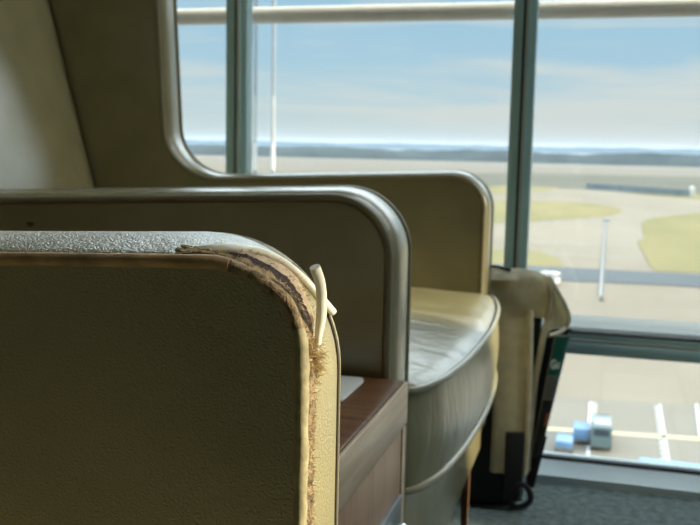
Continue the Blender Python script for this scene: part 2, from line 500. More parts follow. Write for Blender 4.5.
# loose fibres along the burst seam
def fibres(name, spots, parent, lab):
    bm = bmesh.new()
    for s, y, o, ln, wd in spots:
        base = SP(s, y, o)
        q = surf(s); nrm = Vector((q[2], 0, q[3])); tan = Vector((q[3], 0, -q[2]))
        d = (nrm*random.uniform(.3, 1.1)+Vector((0, random.uniform(-.9, .5), 0))+tan*random.uniform(-.8, .8)).normalized()
        bend = Vector((random.uniform(-1, 1), random.uniform(-1, 1), random.uniform(-1, .6)))*.35
        pts = [base-d*.0006+d*ln*k/4+bend*ln*(k/4)**2 for k in range(5)]
        add_tube(bm, pts, wd, 3, False, True, lambda t: 1-.75*t)
    o = link(name, bm, 'fibre', parent); tag(o, lab); o['kind'] = 'stuff'; return o
sp = []
for i in range(1500):                            # fuzz down the front edge
    s = random.uniform(.094, SEND); y = .4012+random.gauss(0, .0009)+.0012*noise.noise(Vector((s*40, 2, 0)))
    sp.append((s, y, .0016, random.uniform(.0012, .0034), random.uniform(.00012, .00028)))
for i in range(420):                            # tuft where the cord comes out
    s = random.gauss(.092, .005); y = .4040+random.gauss(0, .0025)
    sp.append((s, y, .0012, random.uniform(.002, .0075), random.uniform(.00014, .00030)))
for i in range(700):                            # along both lips
    k = random.randrange(3, len(gA)-1); e = mixp(random.choice((lA, lA, uA))[k], gA[k], random.uniform(-.9, .3))
    sp.append((e[0]+random.gauss(0, .0006), e[1]+random.gauss(0, .0005), .0022, random.uniform(.0008, .0026), random.uniform(.00012, .00028)))
for i in range(180):
    s = random.gauss(.024, .006); y = .392+random.gauss(0, .0018)
    sp.append((s, y, .0010, random.uniform(.0012, .0036), random.uniform(.00014, .0003)))
fibres('frayed_edge', sp, A, 'tan fibres fraying from the split seam')
# the suede ridge the fuzz grows from
rows = []
for i in range(160):
    s = .090+(SEND-.090)*i/159; yc = .4008+.0010*noise.noise(Vector((s*40, 2, 0)))
    rows.append([(s, yc-.0026, .0006), (s, yc-.0014, .0018), (s, yc, .0022), (s, yc+.0012, .0012), (s, yc+.0020, -.0002)])
tag(ribbon('frayed_ridge', rows, 'suede', A, .0010, 30), 'worn suede ridge along the front seam')
# crumbs of torn leather at the start of the tear
bm = bmesh.new()
for i in range(44):
    s = random.uniform(.006, .026); y = .3905+random.gauss(0, .0018)
    c = SP(s, y, .0024); r = bmesh.ops.create_icosphere(bm, subdivisions=2, radius=random.uniform(.0009, .0022))
    k = Vector((random.uniform(.6, 1.5), random.uniform(.5, 1), random.uniform(.4, .9)))
    for v in r['verts']:
        nn = 1+.5*noise.noise(v.co*900+c*500)
        v.co = Vector((v.co.x*k.x, v.co.y*k.y, v.co.z*k.z))*nn+c
tag(link('torn_crumbs', bm, 'fibre', A), 'ragged crumbs of torn leather')

C1 = [(.008, .3925, -.0006), (.013, .3932, .0006), (.018, .3945, .0022), (.0234, .3994, .0022), (.0276, .4056, .002), (.031, .4150, .002), (.0346, .4220, .002), (.0403, .4275, .002), (.0465, .4309, .002),
      (.0531, .4332, .002), (.0597, .4353, .002), (.066, .438, .002), (.0717, .4417, .002), (.0777, .4467, .002)]
bm = bmesh.new(); add_tube(bm, spline([SP(*p) for p in C1], 5), .0021, 14)
tag(link('cord', bm, 'cord', A), 'white plastic piping cord bowed along the corner')
C2 = [(-.1306, .4040, .5985), (-.1290, .4073, .606), (-.1280, .4065, .6124), (-.1270, .406, .6192), (-.1264, .405, .6261), (-.1264, .404, .6323), (-.1268, .402, .6382), (-.1281, .399, .6445)]
bm = bmesh.new(); P2 = spline(C2, 5); n2 = len(P2)
add_tube(bm, [loc1(p) for p in P2], [.0008+.0017*min(1, (i/(n2-1))*2.2) for i in range(n2)], 14)
tag(link('cord', bm, 'cord', A), 'short white cord end sticking up out of the tear')
bm = bmesh.new()
add_tube(bm, [SP(s, .4462, -.0008) for s in [.045+i*.006 for i in range(int((SEND-.045)/.006))]], .0010, 6)
link('seam', bm, 'dark_seam', A)

# ------------------------------------------------------------------ console between the chairs
CX, CY0, CY1, CZ = -.184, .468, .8815, .4695
con = empty('side_console', ((CX-.35), (CY0+CY1)/2, 0))
tag(con, 'walnut side console with a drawer standing between the two armchairs', 'side table')
def L(p): return (p[0]-con.location.x, p[1]-con.location.y, p[2])
def cbox(name, lo, hi, mat, bev=.0012, parent=None):
    lo, hi = L(lo), L(hi)
    return box(name, lo, hi, mat, parent or con, bev)
cbox('top', (-.88, CY0, CZ-.016), (CX-.004, CY1, CZ), 'wood_top', .002)
cbox('edge_band', (CX-.004, CY0, CZ-.043), (CX, CY1, CZ-.001), 'wood_band', .0012)
cbox('body', (-.87, CY0+.012, .03), (CX-.016, CY1-.002, CZ-.017), 'wood_front', .002)
cbox('stile', (CX-.018, CY1-.0145, .03), (CX-.001, CY1-.001, CZ-.046), 'wood_band', .0012)
cbox('stile', (CX-.018, CY0+.001, .03), (CX-.001, CY0+.0145, CZ-.046), 'wood_band', .0012)
dr = cbox('drawer', (CX-.018, CY0+.017, .20), (CX-.002, CY1-.017, CZ-.046), 'wood_front', .0012)
cbox('door', (CX-.018, CY0+.017, .04), (CX-.002, CY1-.017, .197), 'wood_front', .0012)
cbox('plinth', (-.86, CY0+.02, 0), (CX-.05, CY1-.02, .032), 'gasket', .001)
HY0, HY1 = .615, .862
plate = cbox('handle', (CX-.003, HY0, .312), (CX+.001, HY1, .360), 'grey_metal', .0008, None)
plate.parent = dr
bm = bmesh.new()
for y in (HY0+.02, HY1-.040): add_tube(bm, [L((CX, y, .337)), L((CX+.008, y, .337))], .004, 10)
add_tube(bm, [L((CX+.008, HY0+.012, .337)), L((CX+.008, HY1-.028, .337))], .0052, 12)
hb = link('handle', bm, 'chrome', dr); tag(hb, 'chrome bar handle')
# thin white card on the console top
bm = bmesh.new()
def rrect(cx, cy, hx, hy, r, z, n=6):
    o = []
    for sx, sy, a0 in ((1, 1, 0), (-1, 1, 90), (-1, -1, 180), (1, -1, 270)):
        for i in range(n+1):
            a = math.radians(a0+90*i/n); o.append((cx+sx*(hx-r)+r*math.cos(a), cy+sy*(hy-r)+r*math.sin(a), z))
    return o
add_rings(bm, [rrect(0, 0, .064, .042, .008, 0), rrect(0, 0, .065, .043, .009, .0015), rrect(0, 0, .064, .042, .008, .0035)])
pl = link('cover_plate', bm, 'plate', None, (-.288, .822, CZ))
tag(pl, 'white rounded plate lying on the walnut console top', 'plate')

# ------------------------------------------------------------------ bag beside the far chair
bag = empty('shoulder_bag', (-.103, 1.775, 0), .26)
tag(bag, 'olive canvas bag with black side standing on the carpet by the window', 'bag')
def B(p): return (p[0]+.105, p[1]-1.755, p[2])
def soft(name, rings, mat, parent=bag, amp=.002, seed=0, sub=0):
    bm = bmesh.new()
    rr = [[Vector(B(p))+Vector((noise.noise(Vector(p)*25+Vector((seed, 0, 0))), noise.noise(Vector(p)*25+Vector((0, seed, 7))), 0))*amp for p in r] for r in rings]
    add_rings(bm, rr); o = link(name, bm, mat, parent)
    if sub:
        s = o.modifiers.new('sub', 'SUBSURF'); s.levels = s.render_levels = sub
    return o
def rr4(x0, x1, y0, y1, z, r=.02, n=4):
    return [(p[0]+(x0+x1)/2, p[1]+(y0+y1)/2, p[2]) for p in rrect(0, 0, (x1-x0)/2, (y1-y0)/2, r, z, n)]
# black inner body
soft('body', [rr4(-.25, -.148, 1.775, 1.865, .0), rr4(-.255, -.142, 1.768, 1.872, .02), rr4(-.26, -.130, 1.762, 1.875, .15), rr4(-.26, -.118, 1.760, 1.875, .30),
              rr4(-.255, -.111, 1.762, 1.87, .405), rr4(-.25, -.122, 1.79, 1.86, .435)], 'black_nylon', amp=.004)
# flap: sheet wrapping over the top and down the front
bm = bmesh.new(); rows = []
prof = [(1.868, .34), (1.878, .40), (1.872, .440), (1.85, .460), (1.81, .464), (1.772, .457), (1.757, .436), (1.753, .41), (1.752, .382)]
prof = [(q.x, q.y) for q in spline([(a, b, 0) for a, b in prof], 3)]
for i in range(25):
    u = i/24; x = -.265+.164*u; r = []
    for k, (y, z) in enumerate(prof):
        e = max(0, (u-.72)/.28)
        r.append(Vector(B((x+.002*noise.noise(Vector((x*30, y*30, z*30))), y+.005*noise.noise(Vector((x*22, z*20, 1)))-.004*e,
                           z-.010*e**2*(1 if z > .44 else .2)+.006*noise.noise(Vector((x*17, y*17, 9)))*(1 if z > .40 else .2)))))
    rows.append(r)
def sheet(bm, rows, th):
    n, m = len(rows), len(rows[0]); top = [[bm.verts.new(p) for p in r] for r in rows]
    fs = [bm.faces.new((top[i][j], top[i+1][j], top[i+1][j+1], top[i][j+1])) for i in range(n-1) for j in range(m-1)]
    bmesh.ops.solidify(bm, geom=fs, thickness=th)
sheet(bm, rows, .004); link('flap', bm, 'canvas', bag)
# folded strap patch lying on the flap
bm = bmesh.new(); rows = []
for i in range(9):
    x = -.255+.09*i/8
    rows.append([Vector(B((x, 1.80-.05*j/6, .4705-.0003*i-.010*(j/6)**2-(.030*max(0, j/6-.8) if j else 0)))) for j in range(7)])
sheet(bm, rows, .004); link('top_strap', bm, 'canvas_pale', bag)
bm = bmesh.new(); add_tube(bm, [B((-.235, 1.79, .474)), B((-.200, 1.785, .473)), B((-.178, 1.775, .468))], .003, 8); link('zip', bm, 'black_nylon', bag)
# front panel below the flap, with a raised padded edge
soft('front_panel', [rr4(-.203, -.139, 1.752, 1.772, z, .008, 3) for z in (.075, .16, .25, .33, .388)], 'canvas', amp=.003, seed=3)
bm = bmesh.new(); add_tube(bm, [B((-.139+.004*math.sin(z*9), 1.752, z)) for z in [.075+i*.02 for i in range(17)]], .006, 8); link('edge_welt', bm, 'canvas_pale', bag)
bm = bmesh.new(); add_box(bm, B((-.178, 1.746, .02)), B((-.142, 1.753, .158)), .002); link('webbing_tab', bm, 'black_nylon', bag)
# curved trim down the right front corner
bm = bmesh.new(); rows = []
tr = spline([(-.106, 1.752, .462), (-.100, 1.750, .43), (-.104, 1.750, .38), (-.112, 1.752, .32), (-.121, 1.753, .25), (-.124, 1.754, .17), (-.127, 1.755, .08)], 4)
rows = [[Vector(B((p.x-.011, p.y, p.z))), Vector(B((p.x-.005, p.y-.004, p.z))), Vector(B((p.x, p.y-.002, p.z))), Vector(B((p.x+.003, p.y+.01, p.z)))] for p in tr]
sheet(bm, rows, .002); link('corner_trim', bm, 'canvas_pale', bag)
# side pocket with its open cream mouth
bm = bmesh.new(); rows = []
for i in range(13):
    z = .045+(.350-.045)*i/12; k = (z-.10)/.25
    xl = -.134+.026*(z-.045)/.305; xr = -.127+.037*k
    if z < .165: xr = -.106+.050*k
    yb = 1.756 if z > .165 else 1.746
    rows.append([Vector(B((xl+(xr-xl)*t, 1.757+(yb-1.757)*math.sin(PI*.5*t)+.012*t*t, z))) for t in [j/6 for j in range(7)]])
sheet(bm, rows, .003); link('side_pocket', bm, 'black_nylon', bag)
bm = bmesh.new(); rows = []
for i in range(7):
    z = .05+.30*i/6; k = (z-.10)/.25
    rows.append([Vector(B((-.125+(.018+.048*k+.012)*t, 1.800+.012*t, z))) for t in [j/4 for j in range(5)]])
sheet(bm, rows, .003); link('side_pocket', bm, 'black_nylon', bag)
Lc = spline([(-.104, 1.757, .452), (-.102, 1.757, .425), (-.104, 1.757, .395), (-.106, 1.757, .370), (-.106, 1.757, .352)], 5)
Rc = spline([(-.104, 1.762, .456), (-.086, 1.770, .428), (-.068, 1.785, .400), (-.056, 1.800, .374), (-.060, 1.806, .354)], 5)
bm = bmesh.new(); rows = []
for a, b in zip(Lc, Rc):
    rows.append([Vector(B(a.lerp(b, t)))+Vector((0, .014*math.sin(PI*t), 0)) for t in [k/8 for k in range(9)]])
sheet(bm, rows, .002); link('pocket_gusset', bm, 'canvas', bag)
bm = bmesh.new(); add_tube(bm, [B(p) for p in Rc]+[B(p) for p in ((-.075, 1.785, .349), (-.090, 1.768, .347), (-.104, 1.756, .348))], .0042, 8)
link('pocket_rim', bm, 'canvas_pale', bag)
# carrying strap end loop at the foot
bm = bmesh.new()
add_tube(bm, [B(p) for p in spline([(-.170, 1.752, .020), (-.150, 1.745, .055), (-.133, 1.745, .050), (-.125, 1.747, .026), (-.140, 1.748, .010), (-.165, 1.752, .009)], 4)], .006, 8)
link('strap_loop', bm, 'black_nylon', bag)
bm = bmesh.new(); add_tube(bm, [B(p) for p in spline([(-.158, 1.752, .018), (-.145, 1.750, .03), (-.145, 1.750, .05), (-.154, 1.753, .066)], 4)], .005, 8)
tag(link('buckle', bm, 'grey_metal', bag), 'grey buckle')
# newspaper rolled into the side pocket
np_ = empty('newspaper', (-.100, 1.775, 0), .26); tag(np_, 'folded newspaper with a teal heading in the side pocket of the bag', 'newspaper')
def NP(p): return Vector((p[0]+.105, p[1]-1.757, p[2]))
def npx(u, z):
    """u 0..1 across the visible face; leans inward towards the floor"""
    k = (z-.10)/.25
    x0 = -.131+.036*k; x1 = -.110+.050*k
    return (x0+(x1-x0)*math.sin(u*PI/2)**.9, 1.752-.006*math.sin(u*PI)+.035*u*u, z)
def np_band(name, z0, z1, mat, lift=0., u0=0., u1=1.):
    bm = bmesh.new(); rows = []
    for i in range(13):
        u = u0+(u1-u0)*i/12; rows.append([NP(npx(u, z0+(z1-z0)*j/6))+Vector((.0, -lift, 0)) for j in range(7)])
    sheet(bm, rows, .0015); return link(name, bm, mat, np_)
bm = bmesh.new(); rows = []
for i in range(13):
    u = i/12; rows.append([NP(npx(u, .11+(.350-.11)*j/9))+Vector((0, .004, 0)) for j in range(10)])
sheet(bm, rows, .008); link('pages', bm, 'paper', np_)
np_band('masthead', .272, .347, 'teal', .001)
np_band('photograph', .225, .271, 'photo_grey', .001)
np_band('dark_picture', .112, .224, 'photo_dark', .001)
np_band('orange_picture', .172, .198, 'orange', .0018, .25, .6)
cu = bpy.data.curves.new('heading_letters', 'FONT'); cu.body = 'Gu'; cu.size = .025; cu.extrude = .0004; cu.offset = .0006
tmp = bpy.data.objects.new('tmp_letters', cu); COL.objects.link(tmp)
me = bpy.data.meshes.new_from_object(tmp.evaluated_get(bpy.context.evaluated_depsgraph_get())); bpy.data.objects.remove(tmp)
me.name = 'heading_letters'; me.materials.clear(); me.materials.append(M['print_white'])
lo = bpy.data.objects.new('heading_letters', me); COL.objects.link(lo); lo.parent = np_
p0 = NP(npx(.01, .286)); p1 = NP(npx(.95, .285))
lo.location = p0+Vector((0.000, -.0085, 0)); lo.rotation_euler = (math.radians(90), 0, math.atan2(p1.y-p0.y, p1.x-p0.x)*.4)
lo.scale = (.66, 1, 1)

# ------------------------------------------------------------------ room
WY = 2.0; XR = 7.0; XL = -4.0; YR = -4.0; ZC = 4.6
structure(box('floor', (XL, YR, -.15), (XR, 1.945, 0), 'carpet'))
structure(box('ceiling', (XL-.1, YR-.1, ZC), (XR+.1, WY+.1, ZC+.15), 'ceiling'))
structure(box('wall_left', (XL-.15, YR, -.15), (XL, WY+.1, ZC), 'wall'))
structure(box('wall_rear', (XL-.15, YR-.15, -.15), (XR+.15, YR, ZC), 'wall'))
# right wall: piers and spandrels around two unseen openings, shaped for the sun patches
SUN_E, SUN_A = math.radians(18), math.radians(1.5)
def at_wall(y, x=-.2): return y+(XR-x)*math.tan(SUN_A)
Y1a, Y1b, Y2b = at_wall(.30), at_wall(.56), at_wall(1.665)
ZTOP = .652+(XR+.13)*math.tan(SUN_E)/math.cos(SUN_A)
def sun_edge(z): return 1.671+.254*XR-.7*z          # slanted cut, shaped to place the sun's edge on the far seat
ZB = (1.671+.254*XR-Y2b+.02)/.7
bm = bmesh.new()
def slab(pts): add_rings(bm, [[(x, y, z) for y, z in pts] for x in (XR, XR+.06)])
slab([(YR, -.15), (Y1a, -.15), (Y1a, ZC), (YR, ZC)])
slab([(Y1a, -.15), (Y1b, -.15), (Y1b, .12), (Y1a, .12)])
slab([(Y1a, ZTOP), (Y1b, ZTOP), (Y1b, ZC), (Y1a, ZC)])
slab([(Y1b, -.15), (Y2b, -.15), (Y2b, ZB), (sun_edge(ZB), ZB), (sun_edge(ZTOP), ZTOP), (sun_edge(ZTOP), ZC), (Y1b, ZC)])
slab([(sun_edge(ZTOP), ZTOP), (Y2b, ZTOP), (Y2b, ZC), (sun_edge(ZTOP), ZC)])
slab([(Y2b, -.15), (WY+.02, -.15), (WY+.02, ZC), (Y2b, ZC)])
structure(link('wall_right', bm, 'wall', smooth=False))
kerb = bmesh.new()
prof = [(1.94, 0), (1.9405, .0145), (1.952, .0165), (1.985, .033), (2.042, .0335), (2.042, -.15), (1.94, -.15)]
add_rings(kerb, [[(x, y, z) for y, z in prof] for x in (XL, XR)])
structure(link('trim_1', kerb, 'kerb'))
structure(box('trim_2', (XL, 1.99, .0335), (XR, 2.004, .041), 'gasket'))
MX = [-.1885+.6410*k for k in range(-6, 12)]
MX = [x for x in MX if XL < x < XR]
edges = [XL]+MX+[XR]
for i in range(len(edges)-1):
    x0, x1 = edges[i], edges[i+1]
    w = empty('window_%d' % (i+1), ((x0+x1)/2, WY, 0)); structure(w)
    def W(p): return (p[0]-(x0+x1)/2, p[1]-WY, p[2])
    def wb(n, lo, hi, mat, bev=.001): return box(n, W(lo), W(hi), mat, w, bev)
    if i:
        bm = bmesh.new()
        add_box(bm, W((x0-.026, 1.985, .03)), W((x0-.006, 2.028, ZC)), .001); add_box(bm, W((x0+.006, 1.992, .03)), W((x0+.021, 2.028, ZC)), .001)
        mo = link('mullion', bm, 'mullion', w)
        box('mullion_strip', W((x0-.006, 1.986, .03)), W((x0-.0005, 2.035, ZC)), 'gasket', mo)
        box('mullion_strip', W((x0-.0005, 1.984, .03)), W((x0+.006, 2.035, ZC)), 'mullion_pale', mo)
    a, b = x0+.021, x1-.026
    wb('transom', (a, 1.985, .270), (b, 2.085, .2945), 'mullion')
    wb('transom', (a, 1.990, .3025), (b, 2.085, .3130), 'mullion')
    wb('transom_strip', (a, 1.986, .2945), (b, 2.085, .3025), 'mullion_pale')
    wb('transom_strip', (a, 1.988, .3130), (b, 2.085, .3190), 'ledge')
    wb('outer_ledge', (a, 2.085, .300), (b, 2.20, .3175), 'ledge')
    wb('pane', (x0+.0005, 2.030, .028), (x1-.0005, 2.036, .285), 'glass', 0)
    wb('pane', (x0+.0005, 2.030, .305), (x1-.0005, 2.036, ZC), 'glass', 0)
bm = bmesh.new(); add_tube(bm, [(XL+(XR-XL)*i/8, 2.13, 1.001) for i in range(9)], .0195, 20); structure(link('trim_3', bm, 'rail'))
structure(box('window_%d' % len(edges), (XR+.025, Y1a, .12), (XR+.031, Y1b, ZTOP), 'glass'))  # pane of the added slot that lets sun onto the near arm
bm = bmesh.new(); add_rings(bm, [[(x, y, z) for y, z in ((Y2b, ZB), (Y2b, ZTOP), (sun_edge(ZTOP), ZTOP), (sun_edge(ZB), ZB))] for x in (XR+.025, XR+.031)])
structure(link('window_%d' % (len(edges)+1), bm, 'glass', smooth=False))  # pane of the added slanted opening for the far chair's sun patch

# unseen glowing panels added as fill light, in a line along the glazing
m = bpy.data.materials.new('fill_glow'); m.use_nodes = True; b_ = m.node_tree.nodes['Principled BSDF']
b_.inputs['Emission Color'].default_value = (.86, .95, 1, 1); b_.inputs['Emission Strength'].default_value = 27
for k in range(4):
    t = empty('fill_panel', (.9+1.75*k, 1.82, ZC)); tag(t, 'long glowing fill panel added out of view above the glazing', 'fill panel', 'added fill panels')
    bm = bmesh.new()
    for lo_, hi_ in (((-.82, -.16), (.82, -.14)), ((-.82, .14), (.82, .16)), ((-.82, -.14), (-.80, .14)), ((.80, -.14), (.82, .14))):
        add_box(bm, (lo_[0], lo_[1], -.05), (hi_[0], hi_[1], 0))
    link('frame', bm, 'plate', t, smooth=False)
    box('glow_face', (-.80, -.14, -.035), (.80, .14, -.02), m, t)

# ------------------------------------------------------------------ airfield
GZ = -22.0
def flat(name, pts, mat, z, th=.05):
    bm = bmesh.new(); add_rings(bm, [[(x, y, z-th) for x, y in pts], [(x, y, z) for x, y in pts]])
    return structure(link(name, bm, mat, smooth=False))
flat('ground', [(-6000, 20), (6000, 20), (6000, 9000), (-6000, 9000)], 'concrete', GZ, .5)
flat('far_runway', [(-2500, 600), (2500, 760), (2500, 5200), (-4500, 5200)], 'far_concrete', GZ+.03)
flat('verge_asphalt', [(-500, 320), (-223, 375), (-64, 530), (10, 560), (54, 500), (300, 480), (500, 960), (-81, 860), (-231, 640), (-600, 560)], 'worn_asphalt', GZ+.06)
def smooth_poly(pts, k=4):
    P = [Vector((x, y, 0)) for x, y in pts]; n = len(P); o = []
    for i in range(n):
        p0, p1, p2, p3 = P[i-1], P[i], P[(i+1) % n], P[(i+2) % n]
        for s in range(k):
            t = s/k; q = .5*((2*p1)+(p2-p0)*t+(2*p0-5*p1+4*p2-p3)*t*t+(3*p1-p0-3*p2+p3)*t**3); o.append((q.x, q.y))
    return o
GR = {
 'a': [(-66.93, 555.1), (-47.2, 563.62), (-29.28, 555.36), (-41.14, 492.71), (-63.3, 464.42)],
 'b': [(3.3, 571), (25.55, 543.27), (53.98, 517.01), (120, 470), (110, 430), (49.6, 465), (36.14, 473.93), (14.13, 510.48)],
 'c': [(-66.56, 371.15), (-37.96, 405.76), (-12.98, 410.39), (0.3, 386.0), (3.96, 362.83), (-0.91, 332.45), (-12.74, 311.14), (-32.18, 282.99), (-48.25, 270.15)],
 'e': [(-27.02, 201.78), (-18.1, 210.31), (-11.58, 201.04), (-8.8, 187.79), (-11.47, 178.49), (-22.89, 171.84)],
 'f': [(-448.19, 737.73), (-284.7, 659.42), (-232.26, 553.95), (-282.66, 465.03)]}
for k, p in GR.items(): flat('grass_field', smooth_poly(p), 'grass', GZ+.09)
flat('grass_field', [(9.59, 306.2), (11.5, 322), (14.49, 331.48), (22, 348), (38.05, 377.57), (75, 430), (120, 420), (60, 190), (27.46, 186.81), (16.75, 185.01), (9.54, 184.06), (8.2, 187), (7.6, 210.05), (6.9, 235), (7.0, 246), (8.75, 250), (9.0, 280)], 'grass', GZ+.09)
flat('airfield_road', [(-60, 181.5), (-32, 181.2), (16.5, 182), (45, 182.5), (45, 162), (27.1, 162.7), (11.0, 165), (-28.2, 161), (-60, 160)], 'asphalt', GZ+.12)
flat('apron', [(-30, 83), (-10.88, 84.93), (10.31, 86.87), (30, 89), (30, 40), (-30, 40)], 'apron_grey', GZ+.06)
flat('painted_line', [(-9.48, 74.9), (9.3, 77.0), (9.19, 76.1), (-9.33, 74.0)], 'yellow_paint', GZ+.10)
flat('painted_line', [(-0.99, 84.53), (-0.75, 84.62), (-0.55, 68.56), (-0.80, 68.46)], 'white_paint', GZ+.10)
flat('painted_line', [(5.05, 85.99), (5.22, 86.08), (5.12, 68.28), (4.88, 68.16)], 'white_paint', GZ+.10)
flat('painted_line', [(8.22, 87.15), (8.45, 87.24), (7.95, 76.47), (7.70, 76.36)], 'white_paint', GZ+.10)
for x0, y0, y1, n in ((4.72, 69.5, 85.5, 13), (-.45, 80, 84.6, 4)):
    bm = bmesh.new(); pts = []
    for i in range(n*4+1):
        t = i/(n*4); pts.append((x0+.16*math.sin(2*PI*i/4)+(.08 if x0 > 0 else 0)*t, y0+(y1-y0)*t))
    lft = [(x-.05, y) for x, y in pts]; rgt = [(x+.05, y) for x, y in pts]
    flat('painted_line', lft+rgt[::-1], 'white_paint', GZ+.10)
flat('service_strip', [(3.0, 70.1), (12, 69.6), (12, 68.4), (3.0, 68.9)], 'blue_paint', GZ+.11)
for y, w in ((230, .5), (205, .4), (300, .5)):
    flat('tar_joint', [(-20, y-w), (6, y-w), (6, y+w), (-20, y+w)], 'tar_seam', GZ+.04)
flat('tar_joint', [(-1.1, 148), (-.6, 148), (-.9, 320), (-1.7, 320)], 'tar_seam', GZ+.14)
# wooded hills on the horizon
for k, (d, h, sx) in enumerate(((1480, 19, 130), (5200, 37, 900))):
    bm = bmesh.new(); n = 700; r0 = []; r1 = []; r2 = []
    for i in range(n+1):
        x = -5200+10400*i/n
        hh = h*(.90+.22*noise.noise(Vector((x/sx, k*9.1, 0)))+.12*noise.noise(Vector((x/(30+130*k), k*3.3, 5))))
        r0.append((x, d-25, GZ)); r1.append((x, d, GZ+hh)); r2.append((x, d+700, GZ))
    add_rings(bm, [r0, r1, r2], False, False, False)
    structure(link('hills', bm, 'hill'))

def mast(x, y, z0, z1, lab, grp):
    r = empty('floodlight_mast', (x, y, GZ)); tag(r, lab, 'mast', grp)
    def tb(n, a, b, rad, mat):
        bm = bmesh.new(); add_tube(bm, [(0, 0, a-GZ), (0, 0, (a+b)/2-GZ), (0, 0, b-GZ)], rad, 12); return link(n, bm, mat, r)
    tb('pole', GZ, z0-.4, .30, 'steel'); tb('painted_band', z0-.4, z0+4.6, .40, 'white_paint'); tb('pole', z0+4.6, z0+13, .32, 'pole_grey')
    tb('pole', z0+13, z1, .30, 'steel')
    bm = bmesh.new(); add_box(bm, (-1.6, -.5, z1-GZ), (1.6, .5, z1-GZ+.5), .1); link('lamp_frame', bm, 'steel', r)
    bm = bmesh.new(); add_rings(bm, [[(.9*math.cos(a), .9*math.sin(a), z) for a in [2*PI*i/12 for i in range(12)]] for z in (0, 1)]); link('base', bm, 'apron_grey', r)
mast(-63.2, 160, -3.9, 34, 'slim pale mast on the airfield, close beside the window mullion', 'pale masts on the airfield')
mast(-59.7, 160, -3.8, 34, 'slim pale mast on the airfield, further from the window mullion than its twin', 'pale masts on the airfield')
lp = empty('lamp_post', (-.55, 143.9, GZ)); tag(lp, 'thin grey lamp post on the pale taxiway beyond the dark road', 'lamp post')
bm = bmesh.new(); add_tube(bm, [(0, 0, 0), (0, 0, 6), (0, 0, 12.2)], .12, 10, False, True, lambda t: 1-.4*t); link('pole', bm, 'steel', lp)
bm = bmesh.new(); add_box(bm, (-.5, -.25, 12.15), (.5, .25, 12.4), .06); link('lamp_head', bm, 'steel', lp)
bm = bmesh.new(); add_tube(bm, [(0, 0, 0), (0, 0, .5)], .4, 10); link('base', bm, 'apron_grey', lp)
# blue-grey fence beyond the grass, and a white hut
fn = empty('boundary_fence', (0, 545, GZ)); tag(fn, 'long blue grey fence across the grass near the horizon', 'fence')
FP = [(-14, 545), (3, 532), (14.3, 519), (26.2, 506), (37.4, 493)]
bm = bmesh.new()
for (x0, y0), (x1, y1) in zip(FP, FP[1:]):
    d = Vector((x1-x0, y1-y0, 0)).normalized(); nn = Vector((-d.y, d.x, 0))*.15; a = Vector((x0, y0-545, .3)); b = Vector((x1, y1-545, .3))
    add_rings(bm, [[a-nn, b-nn, b+nn, a+nn], [v+Vector((0, 0, 3.2)) for v in (a-nn, b-nn, b+nn, a+nn)]])
link('panel', bm, 'fence', fn, smooth=False)
for (x0, y0), (x1, y1) in zip(FP, FP[1:]):
    for k in range(3):
        t = k/3; bm = bmesh.new(); add_tube(bm, [(x0+(x1-x0)*t, y0-545+(y1-y0)*t-.3, 0), (x0+(x1-x0)*t, y0-545+(y1-y0)*t-.3, 4.6)], .16, 6); link('post', bm, 'steel', fn)
hut = empty('marker_hut', (38.8, 500, GZ)); tag(hut, 'tiny white hut at the end of the blue grey fence', 'hut')
box('wall', (-1.2, -1.2, 0), (1.2, 1.2, 4.4), 'white_paint', hut, .05)
bm = bmesh.new(); add_rings(bm, [[(-1.4, -1.4, 4.4), (1.4, -1.4, 4.4), (1.4, 1.4, 4.4), (-1.4, 1.4, 4.4)], [(-.2, -.2, 5.4), (.2, -.2, 5.4), (.2, .2, 5.4), (-.2, .2, 5.4)]]); link('roof', bm, 'white_paint', hut)

def van(x, y, rz, body, roof, lab, ln=4.6, wd=1.75):
    r = empty('van', (x, y, GZ+.12), rz); tag(r, lab, 'van')
    hw = wd/2; pr = [(-ln/2, .35), (-ln/2, 1.9), (-ln/2+.15, 2.0), (ln/2-1.5, 2.0), (ln/2-.9, 1.25), (ln/2-.05, 1.05), (ln/2, .5), (ln/2-.05, .35)]
    bm = bmesh.new(); add_rings(bm, [[(hw*k, a, b) for a, b in pr] for k in (-1, 1)]); bmesh.ops.bevel(bm, geom=bm.edges[:], offset=.05, segments=2, affect='EDGES'); link('body', bm, body, r)
    bm = bmesh.new(); add_box(bm, (-hw+.15, -ln/2+.5, 1.98), (hw-.15, -ln/2+1.5, 2.1), .04); link('roof_box', bm, roof, r)
    bm = bmesh.new(); add_rings(bm, [[(k*(hw-.14), ln/2-1.46, 1.98), (k*(hw-.14), ln/2-.93, 1.30), (k*(hw-.14), ln/2-.88, 1.34), (k*(hw-.14), ln/2-1.41, 2.02)] for k in (-1, 1)]); link('windscreen', bm, 'dark_glass', r)
    bm = bmesh.new(); add_box(bm, (-hw+.2, -ln/2-.03, 1.25), (hw-.2, -ln/2+.02, 1.75), .02); link('rear_window', bm, 'dark_glass', r)
    for sx in (-1, 1):
        for sy in (-1, 1):
            bm = bmesh.new(); add_tube(bm, [(sx*(hw-.22), sy*(ln/2-.85), .34), (sx*(hw+.01), sy*(ln/2-.85), .34)], .34, 14); link('wheel', bm, 'tyre', r)
van(.15, 72.6, .03, 'van_dark', 'white_paint', 'dark van with a white roof box parked on the apron just above the sill', 4.6, 1.5)
van(-10.0, 158, 1.2, 'white_paint', 'white_paint', 'white van out on the apron just above the top of the bag', 4.4, 1.9)
